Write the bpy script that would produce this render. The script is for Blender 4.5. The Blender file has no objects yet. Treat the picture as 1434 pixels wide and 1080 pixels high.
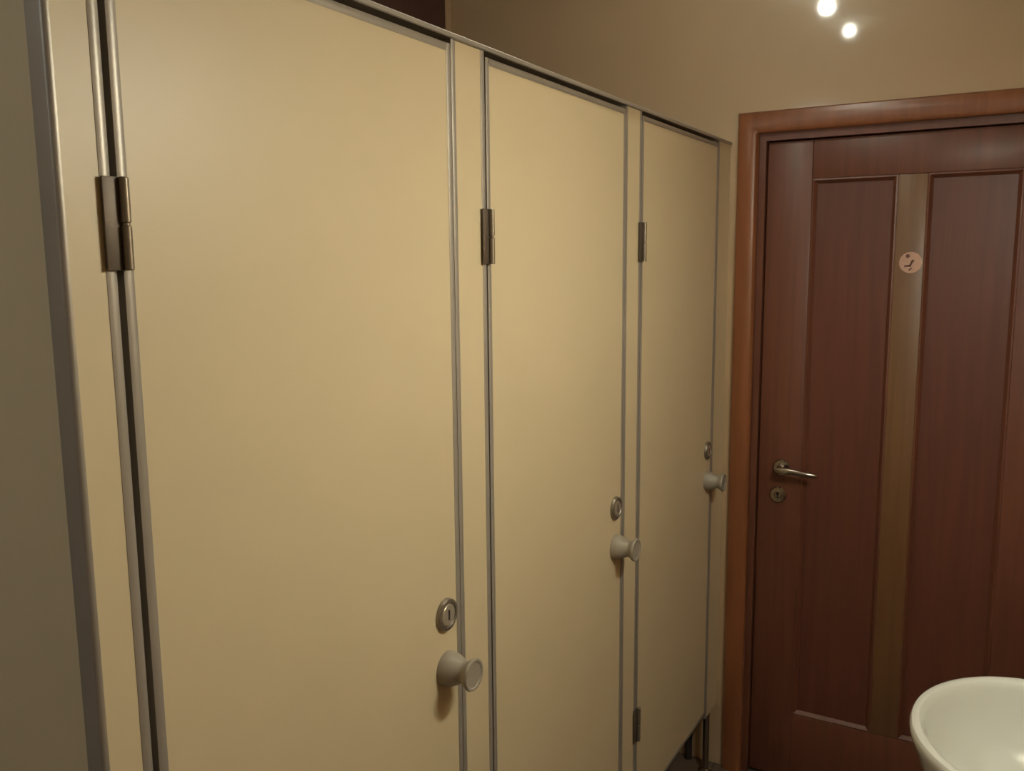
import bpy, bmesh, math
from mathutils import Vector, Matrix

scene = bpy.context.scene
col = scene.collection
PI = math.pi

# ------------------------------------------------------------------ materials
def new_mat(name):
    m = bpy.data.materials.new(name); m.use_nodes = True
    nt = m.node_tree
    return m, nt, nt.nodes['Principled BSDF']

def set_in(b, **kw):
    names = dict(color='Base Color', rough='Roughness', metal='Metallic', spec='Specular IOR Level',
                 coat='Coat Weight', coat_rough='Coat Roughness')
    for k, v in kw.items():
        if k == 'color': v = (*v, 1)
        b.inputs[names[k]].default_value = v

def mottled(name, c, amount=.06, scale=6, rough=.45, bump=0., bump_scale=60, **kw):
    """Plain colour with a faint cloudy variation and an optional fine relief."""
    m, nt, b = new_mat(name)
    set_in(b, rough=rough, **kw)
    tc = nt.nodes.new('ShaderNodeTexCoord')
    n = nt.nodes.new('ShaderNodeTexNoise'); n.inputs['Scale'].default_value = scale; n.inputs['Detail'].default_value = 4
    nt.links.new(tc.outputs['Object'], n.inputs['Vector'])
    r = nt.nodes.new('ShaderNodeValToRGB')
    r.color_ramp.elements[0].position = .3; r.color_ramp.elements[1].position = .7
    r.color_ramp.elements[0].color = (*[x*(1-amount) for x in c], 1)
    r.color_ramp.elements[1].color = (*[min(1, x*(1+amount)) for x in c], 1)
    nt.links.new(n.outputs['Fac'], r.inputs['Fac'])
    nt.links.new(r.outputs['Color'], b.inputs['Base Color'])
    if bump:
        n2 = nt.nodes.new('ShaderNodeTexNoise'); n2.inputs['Scale'].default_value = bump_scale; n2.inputs['Detail'].default_value = 3
        nt.links.new(tc.outputs['Object'], n2.inputs['Vector'])
        bp = nt.nodes.new('ShaderNodeBump'); bp.inputs['Strength'].default_value = bump; bp.inputs['Distance'].default_value = .004
        nt.links.new(n2.outputs['Fac'], bp.inputs['Height'])
        nt.links.new(bp.outputs['Normal'], b.inputs['Normal'])
    return m

def wood(name, dark, light, stretch=(26, 26, 1.3), rough=.46, coat=.07):
    m, nt, b = new_mat(name)
    set_in(b, rough=rough, coat=coat, coat_rough=.3)
    tc = nt.nodes.new('ShaderNodeTexCoord')
    mp = nt.nodes.new('ShaderNodeMapping'); mp.inputs['Scale'].default_value = stretch
    nt.links.new(tc.outputs['Object'], mp.inputs['Vector'])
    n = nt.nodes.new('ShaderNodeTexNoise'); n.inputs['Scale'].default_value = 1.6
    n.inputs['Detail'].default_value = 6; n.inputs['Distortion'].default_value = .5
    nt.links.new(mp.outputs['Vector'], n.inputs['Vector'])
    r = nt.nodes.new('ShaderNodeValToRGB')
    r.color_ramp.elements[0].position = .32; r.color_ramp.elements[1].position = .7
    r.color_ramp.elements[0].color = (*dark, 1); r.color_ramp.elements[1].color = (*light, 1)
    nt.links.new(n.outputs['Fac'], r.inputs['Fac'])
    nt.links.new(r.outputs['Color'], b.inputs['Base Color'])
    return m

def tiles(name, c1, c2, mortar, size=.3, rough=.3):
    m, nt, b = new_mat(name)
    set_in(b, rough=rough)
    tc = nt.nodes.new('ShaderNodeTexCoord')
    br = nt.nodes.new('ShaderNodeTexBrick')
    br.offset = 0; br.inputs['Scale'].default_value = 1
    br.inputs['Brick Width'].default_value = size; br.inputs['Row Height'].default_value = size
    br.inputs['Mortar Size'].default_value = .004
    br.inputs['Color1'].default_value = (*c1, 1); br.inputs['Color2'].default_value = (*c2, 1)
    br.inputs['Mortar'].default_value = (*mortar, 1)
    nt.links.new(tc.outputs['Object'], br.inputs['Vector'])
    nt.links.new(br.outputs['Color'], b.inputs['Base Color'])
    return m

def glow(name, c, strength):
    m, nt, b = new_mat(name)
    set_in(b, color=(.9, .9, .9), rough=.4)
    b.inputs['Emission Color'].default_value = (*c, 1)
    b.inputs['Emission Strength'].default_value = strength
    return m

WARM = (1.0, 1.02, .86)
COOL = (.88, 1.10, 1.22)
M = dict(
    wall=mottled('wall_gloss_paint', (.47, .325, .19), .04, 3, .55, .03, 14, coat=.9, coat_rough=.06),
    ceiling=mottled('ceiling_paint', (.62, .56, .46), .03, 3, .8),
    floor=tiles('floor_tile', (.10, .07, .055), (.12, .085, .065), (.05, .04, .035), .3, .35),
    laminate=mottled('cream_laminate', (.66, .53, .335), .035, 2.2, .42),
    alu=mottled('anodised_aluminium', (.39, .345, .29), .04, 8, .40, metal=.4),
    hinge=mottled('hinge_steel', (.115, .085, .062), .05, 20, .5, metal=.4),
    barrel=mottled('hinge_barrel_steel', (.26, .21, .155), .05, 20, .34, metal=.6),
    near_black=mottled('near_black_matte', (.022, .014, .010), .1, 20, .7),  # near-black, also used for the painted shade in the door gaps
    knob=mottled('grey_plastic', (.31, .265, .21), .03, 10, .38),
    lock=mottled('lock_metal', (.27, .225, .175), .05, 30, .38, metal=.7),
    dial=mottled('lock_dial', (.60, .53, .42), .04, 30, .3, metal=.6),
    wood_panel=wood('red_brown_veneer', (.092, .0265, .0155), (.126, .037, .020)),
    wood_frame=wood('brown_veneer', (.108, .0345, .018), (.148, .048, .025)),
    wood_mullion=wood('olive_brown_veneer', (.135, .062, .024), (.175, .082, .033)),
    wood_casing=wood('orange_brown_veneer', (.20, .068, .026), (.26, .092, .035), rough=.36, coat=.15),
    window_wood=wood('dark_window_wood', (.060, .022, .015), (.085, .030, .020), rough=.45, coat=.05),
    night_glass=mottled('dark_glass', (.02, .013, .012), .1, 3, .12),
    steel=mottled('polished_steel', (.40, .355, .30), .03, 20, .2, metal=1.0),
    ceramic=mottled('white_ceramic', (.66, .64, .57), .01, 4, .12, coat=.6, coat_rough=.03),
    chrome=mottled('chrome', (.75, .73, .70), .01, 20, .06, metal=1.0),
    sticker=mottled('sticker_film', (.50, .30, .22), .06, 60, .4),
    sticker_mark=mottled('sticker_ink', (.13, .05, .035), .06, 60, .45),
    white=mottled('white_enamel', (.80, .78, .72), .02, 10, .35),
    glass_globe=glow('lit_opal_glass', WARM, 166.0),
    opal_dish=glow('lit_opal_dish', COOL, 25.0),
    spot=glow('lit_spot_bulb', WARM, 270.0),
)

# ------------------------------------------------------------------ mesh helpers
def box(bm, x0, x1, y0, y1, z0, z1, bevel=0., seg=2):
    r = bmesh.ops.create_cube(bm, size=1)
    vs = r['verts']
    for v in vs:
        v.co = Vector((x0 + (v.co.x+.5)*(x1-x0), y0 + (v.co.y+.5)*(y1-y0), z0 + (v.co.z+.5)*(z1-z0)))
    if bevel:
        es = list({e for v in vs for e in v.link_edges})
        bmesh.ops.bevel(bm, geom=es, offset=bevel, segments=seg, profile=.5, affect='EDGES')

def lathe(bm, prof, centre, axis='X', seg=40, sx=1., sy=1.):
    """prof: (radius, height) list spun about an axis through centre."""
    rings = []
    for r, h in prof:
        ring = []
        for i in range(seg):
            a = 2*PI*i/seg
            u, v = r*math.cos(a)*sx, r*math.sin(a)*sy
            p = {'X': (h, u, v), 'Y': (u, h, v), 'Z': (u, v, h)}[axis]
            ring.append(bm.verts.new(Vector(centre)+Vector(p)))
        rings.append(ring)
    for a, b in zip(rings, rings[1:]):
        for i in range(seg):
            j = (i+1) % seg
            bm.faces.new((a[i], a[j], b[j], b[i]))
    bm.faces.new(rings[0]); bm.faces.new(list(reversed(rings[-1])))

def tube(bm, pts, radii, seg=14, flat=1.):
    pts = [Vector(p) for p in pts]
    if not isinstance(radii, (list, tuple)): radii = [radii]*len(pts)
    rings = []; ref = Vector((0, 0, 1))
    for i, p in enumerate(pts):
        t = (pts[min(i+1, len(pts)-1)] - pts[max(i-1, 0)]).normalized()
        u = ref.cross(t)
        if u.length < .1: u = Vector((1, 0, 0)).cross(t)
        u.normalize(); v = t.cross(u)
        rings.append([bm.verts.new(p + (u*math.cos(2*PI*k/seg)*flat + v*math.sin(2*PI*k/seg))*radii[i]) for k in range(seg)])
    for a, b in zip(rings, rings[1:]):
        for k in range(seg):
            l = (k+1) % seg
            bm.faces.new((a[k], a[l], b[l], b[k]))
    bm.faces.new(list(reversed(rings[0]))); bm.faces.new(rings[-1])

def prism(bm, prof, path_axis, a, b):
    """Closed outline extruded along an axis; prof points are the two other coordinates in order."""
    def P(p, t):
        return {'X': (t, p[0], p[1]), 'Y': (p[0], t, p[1]), 'Z': (p[0], p[1], t)}[path_axis]
    A = [bm.verts.new(P(p, a)) for p in prof]; B = [bm.verts.new(P(p, b)) for p in prof]
    n = len(prof)
    for i in range(n):
        j = (i+1) % n
        bm.faces.new((A[i], A[j], B[j], B[i]))
    bm.faces.new(list(reversed(A))); bm.faces.new(B)

def obj(name, bm, mat, parent=None, smooth=True, loc=(0, 0, 0)):
    bmesh.ops.recalc_face_normals(bm, faces=bm.faces[:])
    me = bpy.data.meshes.new(name)
    if smooth:
        for f in bm.faces: f.smooth = True
        for e in bm.edges:
            if len(e.link_faces) == 2 and e.calc_face_angle(0) > math.radians(34): e.smooth = False
    bm.to_mesh(me); bm.free()
    me.materials.append(mat)
    o = bpy.data.objects.new(name, me); col.objects.link(o)
    o.location = loc
    if parent: o.parent = parent
    return o

def tag(o, label, cat, group=None):
    o['label'] = label; o['category'] = cat
    if group: o['group'] = group
    return o

def thing(name, label, cat, loc=(0, 0, 0), group=None):
    o = bpy.data.objects.new(name, None); col.objects.link(o)
    o.location = loc; o.empty_display_size = .05
    return tag(o, label, cat, group)

def struct(o):
    o['kind'] = 'structure'; return o

def copy_thing(root, loc, label):
    r = root.copy(); col.objects.link(r); r.location = loc; r['label'] = label
    for ch in list(root.children):
        c = ch.copy(); col.objects.link(c); c.parent = r
        for g in list(ch.children):
            d = g.copy(); col.objects.link(d); d.parent = c
    return r

B = bmesh.new

# ------------------------------------------------------------------ setting
L = 2.68            # end wall (with the wooden door)
XB, XR = -1.0, 1.13 # wall behind the stalls, wall behind the basin
YN, H = -1.3, 2.62
T = .12
DX0, DX1, DZ = .106, .906, 2.008      # door opening in the end wall

bm = B(); box(bm, XB-T, XR+T, YN-T, L+T, -.1, 0); struct(obj('floor', bm, M['floor'], smooth=False))
bm = B(); box(bm, XB-T, XR+T, YN-T, L+T, H, H+.1); struct(obj('ceiling', bm, M['ceiling'], smooth=False))
bm = B()
box(bm, XB-T, DX0-.025, L, L+T, 0, H); box(bm, DX1+.025, XR+T, L, L+T, 0, H); box(bm, DX0-.025, DX1+.025, L, L+T, DZ+.025, H)
struct(obj('wall_end', bm, M['wall'], smooth=False))
bm = B(); box(bm, XB-T, XB, YN, L, 0, H); struct(obj('wall_left', bm, M['wall'], smooth=False))
bm = B(); box(bm, XR, XR+T, YN, L, 0, H); struct(obj('wall_right', bm, M['wall'], smooth=False))
bm = B(); box(bm, XB-T, XR+T, YN-T, YN, 0, H); struct(obj('wall_near', bm, M['wall'], smooth=False))

# high dark window on the wall behind the stalls
wy0, wy1, wz0, wz1 = 1.70, 2.594, 2.10, 2.56
win = struct(thing('window_1', 'dark brown wooden window high on the wall above the first stall', 'window', (XB, (wy0+wy1)/2, wz0)))
del win['category']
off = Vector((-XB, -(wy0+wy1)/2, -wz0))
bm = B()
for a in ((wy0, wy1, wz0, wz0+.17), (wy0, wy1, wz1-.17, wz1), (wy0, wy0+.17, wz0+.17, wz1-.17), (wy1-.17, wy1, wz0+.17, wz1-.17)):
    box(bm, XB+.001, XB+.035, *a, .003)
bm.verts.ensure_lookup_table()
obj('window_frame', bm, M['window_wood'], win, loc=off)
bm = B(); box(bm, XB+.004, XB+.014, wy0+.16, wy1-.16, wz0+.16, wz1-.16); obj('window_pane', bm, M['night_glass'], win, loc=off)
bm = B(); box(bm, XB+.001, XB+.022, wy1, wy1+.028, wz0, wz1, .003); obj('window_reveal', bm, M['wall'], win, loc=off)

# wooden door in the end wall
door = struct(thing('door_1', 'dark reddish brown panelled wooden door in the end wall', 'door', (DX0, L, 0)))
del door['category']
off = Vector((-DX0, -L, 0))
LX0, LX1, LZ0, LZ1 = DX0+.003, DX1-.003, .008, DZ-.003
FY = L+.016         # front of the leaf
SX0, SX1 = .238, LX1-(.238-LX0)        # inner edges of the side stiles
MX0, MX1 = .469, .545
RZ0, RZ1 = .228, 1.893
def wood_part(name, mat, *a, bevel=.003):
    bm = B(); box(bm, *a, bevel); return obj(name, bm, mat, door, loc=off)
D = .036
wood_part('stile', M['wood_frame'], LX0, SX0, FY, FY+D, LZ0, LZ1)
wood_part('stile', M['wood_frame'], SX1, LX1, FY, FY+D, LZ0, LZ1)
wood_part('mullion', M['wood_mullion'], MX0, MX1, FY, FY+D, RZ0, RZ1)
wood_part('rail', M['wood_frame'], SX0, SX1, FY, FY+D, RZ1, LZ1)
wood_part('rail', M['wood_frame'], SX0, SX1, FY, FY+D, LZ0, RZ0)
for x0, x1 in ((SX0, MX0), (MX1, SX1)):
    bm = B()
    box(bm, x0-.004, x1+.004, FY+.014, FY+.030, RZ0-.004, RZ1+.004)
    pan = obj('door_panel', bm, M['wood_panel'], door, loc=off)
    bm = B()        # sloped beads round the panel
    w, yb = .013, FY+.014
    for s, e in ((x0, x0+w), (x1, x1-w)):
        prism(bm, [(s, FY+.002), (s+(e-s)*.35, FY+.001), (e, yb-.003), (e, yb+.002), (s, yb+.002)], 'Z', RZ0, RZ1)
    for s, e in ((RZ0, RZ0+w), (RZ1, RZ1-w)):
        prism(bm, [(FY+.002, s), (FY+.001, s+(e-s)*.35), (yb-.003, e), (yb+.002, e), (yb+.002, s)], 'X', x0, x1)
    obj('panel_moulding', bm, M['wood_frame'], pan)

# lever handle and key rosette on the door
hx, hz = .180, 1.027
bm = B()
lathe(bm, [(.0255, 0), (.0255, -.005), (.022, -.009), (.013, -.010), (.0115, -.014), (.0105, -.046)], (hx, FY, hz), 'Y', 32)
han = obj('handle_rose', bm, M['steel'], door, loc=off)
bm = B()
tube(bm, [(hx-.003, FY-.046, hz), (hx+.012, FY-.051, hz+.001), (hx+.035, FY-.052, hz+.001), (hx+.070, FY-.050, hz-.003), (hx+.103, FY-.046, hz-.006), (hx+.112, FY-.043, hz-.007)],
     [.010, .0115, .0095, .0085, .008, .005], 16, .8)
obj('lever', bm, M['steel'], han)
bm = B()
lathe(bm, [(.0255, 0), (.0255, -.005), (.022, -.009), (.010, -.010), (.0085, -.008)], (.172, FY, .940), 'Y', 32)
kr = obj('key_rose', bm, M['steel'], door, loc=off)
bm = B()
lathe(bm, [(.0048, -.0098), (.0048, -.0106)], (.172, FY, .944), 'Y', 20)
box(bm, .1700, .1740, FY-.0106, FY-.0098, .930, .943)
obj('keyhole', bm, M['near_black'], kr)

# door casing (architrave) and jamb
def casing_profile(flip=1):
    return [(0, .0), (0, -.012), (.004, -.018), (.014, -.022), (.034, -.024), (.052, -.021), (.060, -.015), (.062, -.008), (.062, .0)]
bm = B()
CX0, CX1, CZ = .025, .987, 2.092
prism(bm, [(CX0+u, L+v) for u, v in casing_profile()], 'Z', 0, CZ-.062)
prism(bm, [(CX1-u, L+v) for u, v in casing_profile()], 'Z', 0, CZ-.062)
pr = casing_profile()
# mitred corners: head piece runs between the mitres
for x0, sgn in ((CX0, 1), (CX1, -1)):
    pass
A = [bm.verts.new((CX0+u, L+v, CZ-u)) for u, v in pr]; Bv = [bm.verts.new((CX1-u, L+v, CZ-u)) for u, v in pr]
n = len(pr)
for i in range(n):
    j = (i+1) % n
    bm.faces.new((A[i], A[j], Bv[j], Bv[i]))
for X, s in ((CX0, 1), (CX1, -1)):     # legs up to the mitre
    low = [bm.verts.new((X+s*u, L+v, CZ-.062)) for u, v in pr]
    up = [bm.verts.new((X+s*u, L+v, CZ-u)) for u, v in pr]
    for i in range(n):
        j = (i+1) % n
        bm.faces.new((low[i], low[j], up[j], up[i]))
bmesh.ops.remove_doubles(bm, verts=bm.verts[:], dist=.0004)
struct(obj('trim_1', bm, M['wood_casing']))
bm = B()
box(bm, DX0-.025, DX0, L+.001, L+T, 0, DZ); box(bm, DX1, DX1+.025, L+.001, L+T, 0, DZ)
box(bm, DX0-.025, DX1+.025, L+.001, L+T, DZ, DZ+.025)
struct(obj('trim_2', bm, M['wood_frame']))

# small round sticker on the mullion
sx, sz = .512, 1.650
st = thing('door_sticker', 'small round pale pictogram sticker on the middle of the wooden door', 'sticker', (sx, FY, sz))
bm = B(); lathe(bm, [(.0295, -.0002), (.0295, -.0012)], (0, 0, 0), 'Y', 40); obj('film', bm, M['sticker'], st)
def flat_tube(bm, pts, w, y=-.0012):
    for (x0, z0), (x1, z1) in zip(pts, pts[1:]):
        d = Vector((x1-x0, 0, z1-z0)).normalized(); nrm = Vector((-d.z, 0, d.x))*w/2
        e = d*w*.3
        q = [Vector((x0, 0, z0))-e+nrm, Vector((x0, 0, z0))-e-nrm, Vector((x1, 0, z1))+e-nrm, Vector((x1, 0, z1))+e+nrm]
        lo = [bm.verts.new(p+Vector((0, y, 0))) for p in q]; hi = [bm.verts.new(p+Vector((0, y-.0006, 0))) for p in q]
        for i in range(4):
            j = (i+1) % 4; bm.faces.new((lo[i], lo[j], hi[j], hi[i]))
        bm.faces.new(list(reversed(lo))); bm.faces.new(hi)
bm = B()
lathe(bm, [(.0055, -.0012), (.0055, -.0018)], (-.008, 0, .018), 'Y', 20)
flat_tube(bm, [(-.014, -.010), (-.001, -.009), (.004, .002), (.007, .006)], .0052)
flat_tube(bm, [(.003, -.016), (-.003, -.021)], .004)
obj('pictogram', bm, M['sticker_mark'], st)

# ------------------------------------------------------------------ toilet stall front
ZT, ZB = 1.995, .234
PT_ = .028           # panel thickness, fronts flush at X = 0
W = .5945             # width of a leaf
AW = .0115           # visible width of the aluminium edging

def edge_profile(bm, axis, a, b, y0, y1, flip=False):
    """Half-round aluminium edging, 2 mm proud of the panel."""
    n = 8
    if axis == 'Z':
        pts = [(-PT_-.001, y0)] + [(.0005+(.0012)*math.sin(PI*i/n), y0+(y1-y0)*i/n) for i in range(n+1)] + [(-PT_-.001, y1)]
        prism(bm, pts, 'Z', a, b)
    else:
        pts = [(-PT_-.001, y0)] + [(.0005+(.0012)*math.sin(PI*i/n), y0+(y1-y0)*i/n) for i in range(n+1)] + [(-PT_-.001, y1)]
        prism(bm, pts, 'Y', a, b)

def make_stall_door(y, label):
    """Leaf hinged on its near (left) side; origin at the hinge side on the floor line."""
    r = thing('stall_door', label, 'door', (0, y, ZB), 'cream stall doors')
    h = ZT-ZB
    bm = B(); box(bm, -PT_, 0, AW*.9, W-AW*.9, AW*.9, h-AW*.9); obj('door_leaf', bm, M['laminate'], r)
    bm = B()
    edge_profile(bm, 'Z', 0, h, 0, AW); edge_profile(bm, 'Z', 0, h, W-AW, W)
    edge_profile(bm, 'Y', AW, W-AW, 0, AW); edge_profile(bm, 'Y', AW, W-AW, h-AW, h)
    obj('edge_trim', bm, M['alu'], r)
    for z0 in (1.661-ZB, .448-ZB):
        z1 = z0+.091
        bm = B()
        box(bm, .0036, .0058, -.021, -.001, z0, z1, .0008)       # leaf screwed to the post
        hg = obj('hinge', bm, M['hinge'], r)
        bm = B()
        c = (.0088, .0006, 0)
        for a, b in ((z0, z0+.044), (z0+.0465, z1)):
            lathe(bm, [(.0036, a), (.0050, a+.0012), (.0050, b-.0012), (.0036, b)], c, 'Z', 24)
        lathe(bm, [(.0034, z0+.002), (.0034, z1-.002)], c, 'Z', 16)
        obj('hinge_barrel', bm, M['barrel'], hg)
    ly, lz, kz = .550, 1.0975-ZB, 1.005-ZB
    bm = B()
    lathe(bm, [(.0270, .0), (.0270, .004), (.0255, .0075), (.0205, .0085), (.0185, .0050), (.0180, .0045)], (0, ly, lz), 'X', 40)
    lk = obj('lock_rose', bm, M['lock'], r)
    bm = B()
    lathe(bm, [(.0178, .003), (.0178, .0065), (.0160, .0078)], (0, ly, lz), 'X', 32)
    obj('lock_dial', bm, M['dial'], lk)
    bm = B()
    box(bm, .0070, .0084, ly-.0022, ly+.0022, lz-.0085, lz+.0085)
    obj('coin_slot', bm, M['near_black'], lk)
    bm = B()
    lathe(bm, [(.0285, 0), (.0285, .006), (.0270, .016), (.0225, .026), (.0185, .034), (.0190, .040), (.0235, .046),
               (.0262, .050), (.0266, .053), (.0255, .0555), (.0225, .0555), (.020, .0535), (.004, .0525)], (0, ly, kz), 'X', 40)
    obj('door_knob', bm, M['knob'], r)
    return r

y1, y2, y3 = .5705, 1.2670, 1.9605
d1 = make_stall_door(y1, 'nearest and widest-looking cream stall door at left')
d2 = copy_thing(d1, (0, y2, ZB), 'middle cream stall door between the other two stall doors')
d3 = copy_thing(d1, (0, y3, ZB), 'farthest cream stall door, next to the wooden door')

def make_post(a, b, label, left_trim=True, right_trim=True, gap_l=0, gap_r=0, zb=.12, foot=True):
    r = thing('stall_post', label, 'partition post', (0, (a+b)/2, 0), 'fixed posts of the stall front')
    a -= (r.location.y); b -= r.location.y
    ia = a+(AW*.9 if left_trim else 0); ib = b-(AW*.9 if right_trim else 0)
    bm = B(); box(bm, -PT_, 0, ia, ib, zb, 2.003); obj('post_panel', bm, M['laminate'], r)
    bm = B()
    if left_trim: edge_profile(bm, 'Z', zb, 2.003, a, a+AW)
    if right_trim: edge_profile(bm, 'Z', zb, 2.003, b-AW, b)
    if left_trim or right_trim: obj('edge_trim', bm, M['alu'], r)
    gaps = [g for g in ((b, b+gap_r) if gap_r else None, (a-gap_l, a) if gap_l else None) if g]
    for g0, g1 in gaps:         # added dark strip that paints in the shade of the door gap
        bm = B(); box(bm, -PT_, -PT_+.007, g0+.0002, g1-.0002, ZB, 2.002); obj('gap_shade', bm, M['near_black'], r)
    if foot:
        bm = B(); m = (a+b)/2
        lathe(bm, [(.022, 0), (.022, .006), (.010, .012), (.010, zb+.002)], (-PT_/2, m, 0), 'Z', 24)
        obj('foot', bm, M['steel'], r)
    return r
def gap(a, b): return b-a-.0004
p1 = make_post(.512, .5625, 'narrow cream post at the left corner, beside the nearest stall door', left_trim=False, gap_r=gap(.5625, y1))
make_post(1.1665, 1.2630, 'cream post between the nearest and the middle stall door', gap_l=gap(y1+W, 1.1665), gap_r=gap(1.2630, y2))
make_post(1.8630, 1.9570, 'cream post between the middle and the farthest stall door', gap_l=gap(y2+W, 1.8630), gap_r=gap(1.9570, y3))
p4 = make_post(2.5570, 2.679, 'cream post against the end wall, right of the farthest stall door', gap_l=gap(y3+W, 2.5570), right_trim=False, zb=.215)

# thin aluminium rail capping the front
bm = B()
prism(bm, [(-.034, 2.0035), (.003, 2.0035), (.0045, 2.005), (.0045, 2.0105), (.003, 2.012), (-.034, 2.012)], 'Y', .49, 2.679)
hr = obj('rail_cap', bm, M['alu'], None)
rail = thing('header_rail', 'thin grey metal rail along the top of the stall front', 'rail', (0, 1.58, 2.003))
hr.parent = rail; hr.location = -rail.location
for yy in (y1, y2, y3):
    bm = B(); box(bm, -PT_+.001, -PT_+.008, yy+.002, yy+W-.002, ZT+.0005, 2.0034); obj('gap_shade', bm, M['near_black'], rail, loc=-rail.location)  # added near-black strips: shade of the gap above each door

# side panel closing off the row at the near end
ep = thing('stall_end_panel', 'dim greenish-grey side panel of the stalls at the left edge', 'partition panel', (0, .5, 0))
bm = B(); box(bm, XB+.001, -PT_-.001, .512, .512+PT_, .12, 2.003); obj('side_panel', bm, M['laminate'], ep, loc=(0, -.5, 0))
bm = B()            # rounded aluminium corner profile
n = 6; rr = .005; x0, x1, ya, yb = -.024, .0022, .505, .5125
pts = [(x0, .5118), (x0, ya)] + [(x1-rr+rr*math.sin(PI/2*i/n), ya+rr-rr*math.cos(PI/2*i/n)) for i in range(n+1)] + [(x1, .5118)]
prism(bm, pts, 'Z', .10, 2.003)
obj('corner_profile', bm, M['alu'], p1, loc=(0, -p1.location.y, 0))
for x in (-.06, -.85):
    bm = B(); lathe(bm, [(.022, 0), (.022, .006), (.010, .012), (.010, .122)], (x, .512+PT_/2, 0), 'Z', 24)
    obj('foot', bm, M['steel'], ep, loc=(0, -.5, 0))

# slim dark upright seen under the farthest door
bm = B(); lathe(bm, [(.012, 0), (.012, .42)], (-.087, 2.664, 0), 'Z', 20)
tag(obj('dark_upright', bm, M['near_black']), 'slim dark upright under the farthest stall door by the end wall', 'pipe')

# ------------------------------------------------------------------ wash basin
BX, BY, BZ, BA, BB = .862, 1.640, .85, .207, .236
bs = thing('wash_basin', 'white oval ceramic wash basin at the lower right corner', 'wash basin', (BX, BY, 0))
bm = B()
prof = [(.30, .0), (.34, .55)]
rim = [(.22, .640), (.42, .655), (.62, .690), (.80, .740), (.91, .790), (.965, .825), (.990, .838), (1.0, .847), (.996, .854), (.982, .859),
       (.955, .861), (.925, .860), (.900, .855), (.882, .845), (.865, .825), (.835, .795), (.77, .755), (.64, .722), (.45, .703), (.25, .696), (.10, .694)]
seg = 72; rings = []
for k, z in rim:
    ring = []
    for i in range(seg):
        a = 2*PI*i/seg
        x, y = BA*k*math.cos(a), BB*k*math.sin(a)
        ring.append(bm.verts.new((x, y, z-.002)))
    rings.append(ring)
for a, b in zip(rings, rings[1:]):
    for i in range(seg):
        j = (i+1) % seg; bm.faces.new((a[i], a[j], b[j], b[i]))
bm.faces.new(rings[0]); bm.faces.new(list(reversed(rings[-1])))
obj('bowl', bm, M['ceramic'], bs)
bm = B(); lathe(bm, [(.024, .684), (.024, .687), (.019, .688), (.016, .684)], (0, 0, 0), 'Z', 28); obj('drain', bm, M['chrome'], bs)
bm = B(); lathe(bm, [(.115, 0), (.110, .03), (.080, .10), (.070, .35), (.075, .55), (.095, .645)], (.03, 0, 0), 'Z', 36); obj('pedestal', bm, M['ceramic'], bs)
bm = B(); box(bm, .150, XR-BX-.001, -.20, .20, .70, .846, .018, 3); obj('tap_ledge', bm, M['ceramic'], bs)
bm = B()
tube(bm, [(.200, 0, .845), (.200, 0, .93), (.190, 0, .955), (.165, 0, .965), (.120, 0, .955), (.105, 0, .935)], [.020, .018, .017, .015, .012, .011], 18)
tp = obj('tap', bm, M['chrome'], bs)
bm = B(); tube(bm, [(.200, 0, .955), (.202, 0, .985), (.185, 0, 1.0), (.130, 0, 1.015)], [.017, .015, .009, .006], 14); obj('tap_lever', bm, M['chrome'], tp)

# ------------------------------------------------------------------ lamps
def spotlight(x, y, r, label):
    t = thing('ceiling_bulb', label, 'ceiling light', (x, y, H), 'bare ceiling bulbs above the stalls')
    bm = B(); lathe(bm, [(r+.018, -.001), (r+.018, -.006), (r+.010, -.010), (r+.002, -.008), (r+.002, -.002)], (0, 0, 0), 'Z', 32); obj('ring', bm, M['white'], t)
    bm = B(); lathe(bm, [(.012, -.004), (.012, -.016)], (0, 0, 0), 'Z', 16); obj('lamp_holder', bm, M['white'], t)
    bm = B(); bmesh.ops.create_uvsphere(bm, u_segments=28, v_segments=16, radius=r, matrix=Matrix.Translation((0, 0, -.014-r))); obj('bulb', bm, M['spot'], t)
spotlight(.101, 1.836, .025, 'lit bare ceiling bulb nearer the wooden door, mirrored in the wall')
spotlight(.110, 1.392, .017, 'lit bare ceiling bulb nearer the camera, mirrored in the wall')

LY, LZ = 1.25, 2.03
lamp = thing('wall_lamp', 'lit wall lamp with two opal globes under a white dome shade', 'lamp', (XR, LY, LZ))
bm = B(); box(bm, -.020, -.001, -.09, .09, -.030, .060, .006); obj('back_plate', bm, M['white'], lamp)
bm = B()            # domed metal shade open below, over both globes
n = 10
dome = []
for i in range(n+1):
    a = PI/2*i/n
    dome.append((.100*math.cos(a)+.004, .075*math.sin(a)))
for prof_, in ((dome,),):
    rings = []
    for (r_, h_), off_ in [(p, 0) for p in prof_] + [((max(p[0]-.004, .001), p[1]-.004*(i > 0)), 1) for i, p in reversed(list(enumerate(prof_)))]:
        ring = []
        for k in range(48):
            t = 2*PI*k/48
            yy = r_*math.sin(t) + (.085 if math.sin(t) > 1e-6 else -.085 if math.sin(t) < -1e-6 else 0)
            ring.append(bm.verts.new((-.125 + r_*math.cos(t), yy, h_+.002)))
        rings.append(ring)
    for a, b in zip(rings, rings[1:] + rings[:1]):
        for k in range(48):
            j = (k+1) % 48
            bm.faces.new((a[k], a[j], b[j], b[k]))
obj('shade', bm, M['white'], lamp)
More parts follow.
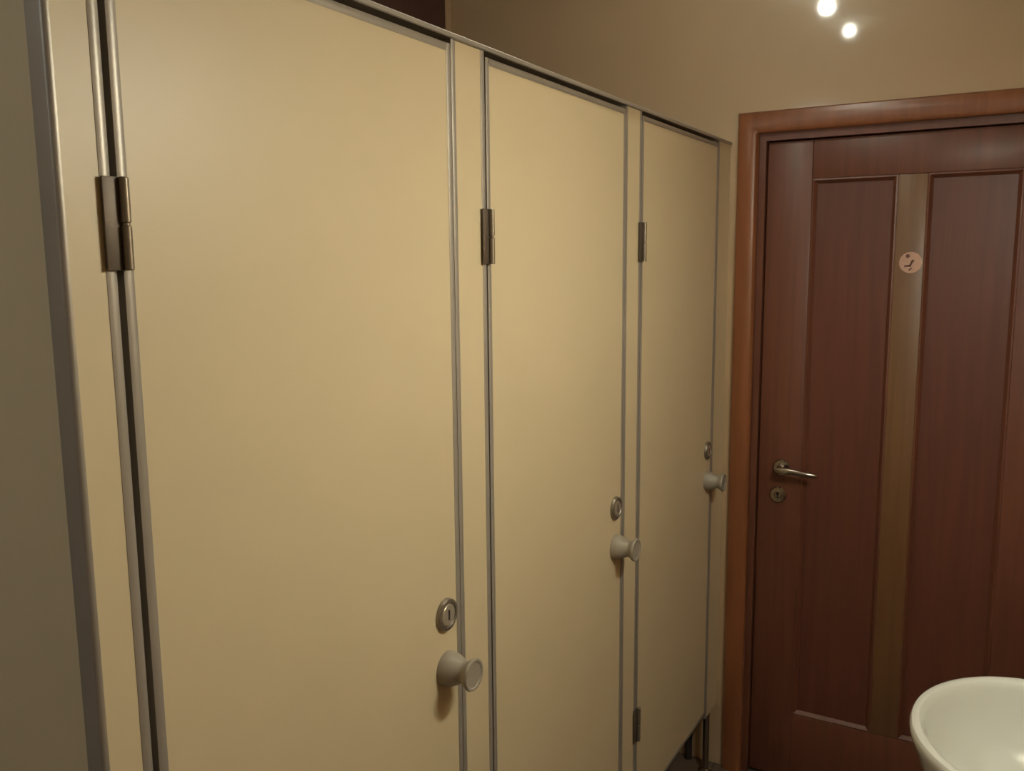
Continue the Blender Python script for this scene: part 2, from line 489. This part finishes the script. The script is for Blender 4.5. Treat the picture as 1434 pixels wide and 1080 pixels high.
for s in (-1, 1):
    bm = B(); tube(bm, [(-.020, s*.030, .040), (-.060, s*.030, .085), (-.110, s*.030, .080)], [.008, .008, .010], 14); obj('lamp_arm', bm, M['steel'], lamp)
    bm = B(); bmesh.ops.create_uvsphere(bm, u_segments=28, v_segments=16, radius=.048, matrix=Matrix.Translation((-.125, s*.085, .009)))
    obj('globe', bm, M['glass_globe'], lamp)

dish = thing('ceiling_lamp', 'lit round opal ceiling lamp behind the camera', 'ceiling light', (-.45, -.90, H))
bm = B(); lathe(bm, [(.17, -.001), (.17, -.018), (.16, -.022), (.12, -.022)], (0, 0, 0), 'Z', 40); obj('lamp_base', bm, M['white'], dish)
bm = B(); lathe(bm, [(.155, -.020), (.150, -.040), (.125, -.062), (.08, -.078), (.02, -.084)], (0, 0, 0), 'Z', 40); obj('opal_dish', bm, M['opal_dish'], dish)

# ------------------------------------------------------------------ world, camera
w = bpy.data.worlds.new('room_ambient'); scene.world = w; w.use_nodes = True
w.node_tree.nodes['Background'].inputs['Color'].default_value = (.01, .01, .01, 1)
w.node_tree.nodes['Background'].inputs['Strength'].default_value = 0

cam = bpy.data.cameras.new('camera'); co = bpy.data.objects.new('camera', cam); col.objects.link(co)
cam.sensor_fit = 'HORIZONTAL'; cam.sensor_width = 36
cam.lens = 1224.78/1434*36; cam.clip_start = .02
y, p, r = (math.radians(a) for a in (29.9231, 8.1903, -.5316))
F = Vector((-math.sin(y)*math.cos(p), math.cos(y)*math.cos(p), -math.sin(p)))
R0 = Vector((math.cos(y), math.sin(y), 0)); U0 = R0.cross(F)
R1 = R0*math.cos(r)+U0*math.sin(r); U1 = U0*math.cos(r)-R0*math.sin(r)
mw = Matrix((R1, U1, -F)).transposed().to_4x4(); mw.translation = Vector((.7745, 0, 1.6682))
co.matrix_world = mw
scene.camera = co

scene.view_settings.view_transform = 'Standard'
scene.view_settings.look = 'None'
scene.view_settings.gamma = 1
scene.view_settings.use_curve_mapping = False
scene.view_settings.exposure = 0
scene.cycles.max_bounces = 10
scene.cycles.use_denoising = True
scene.cycles.sample_clamp_indirect = 6
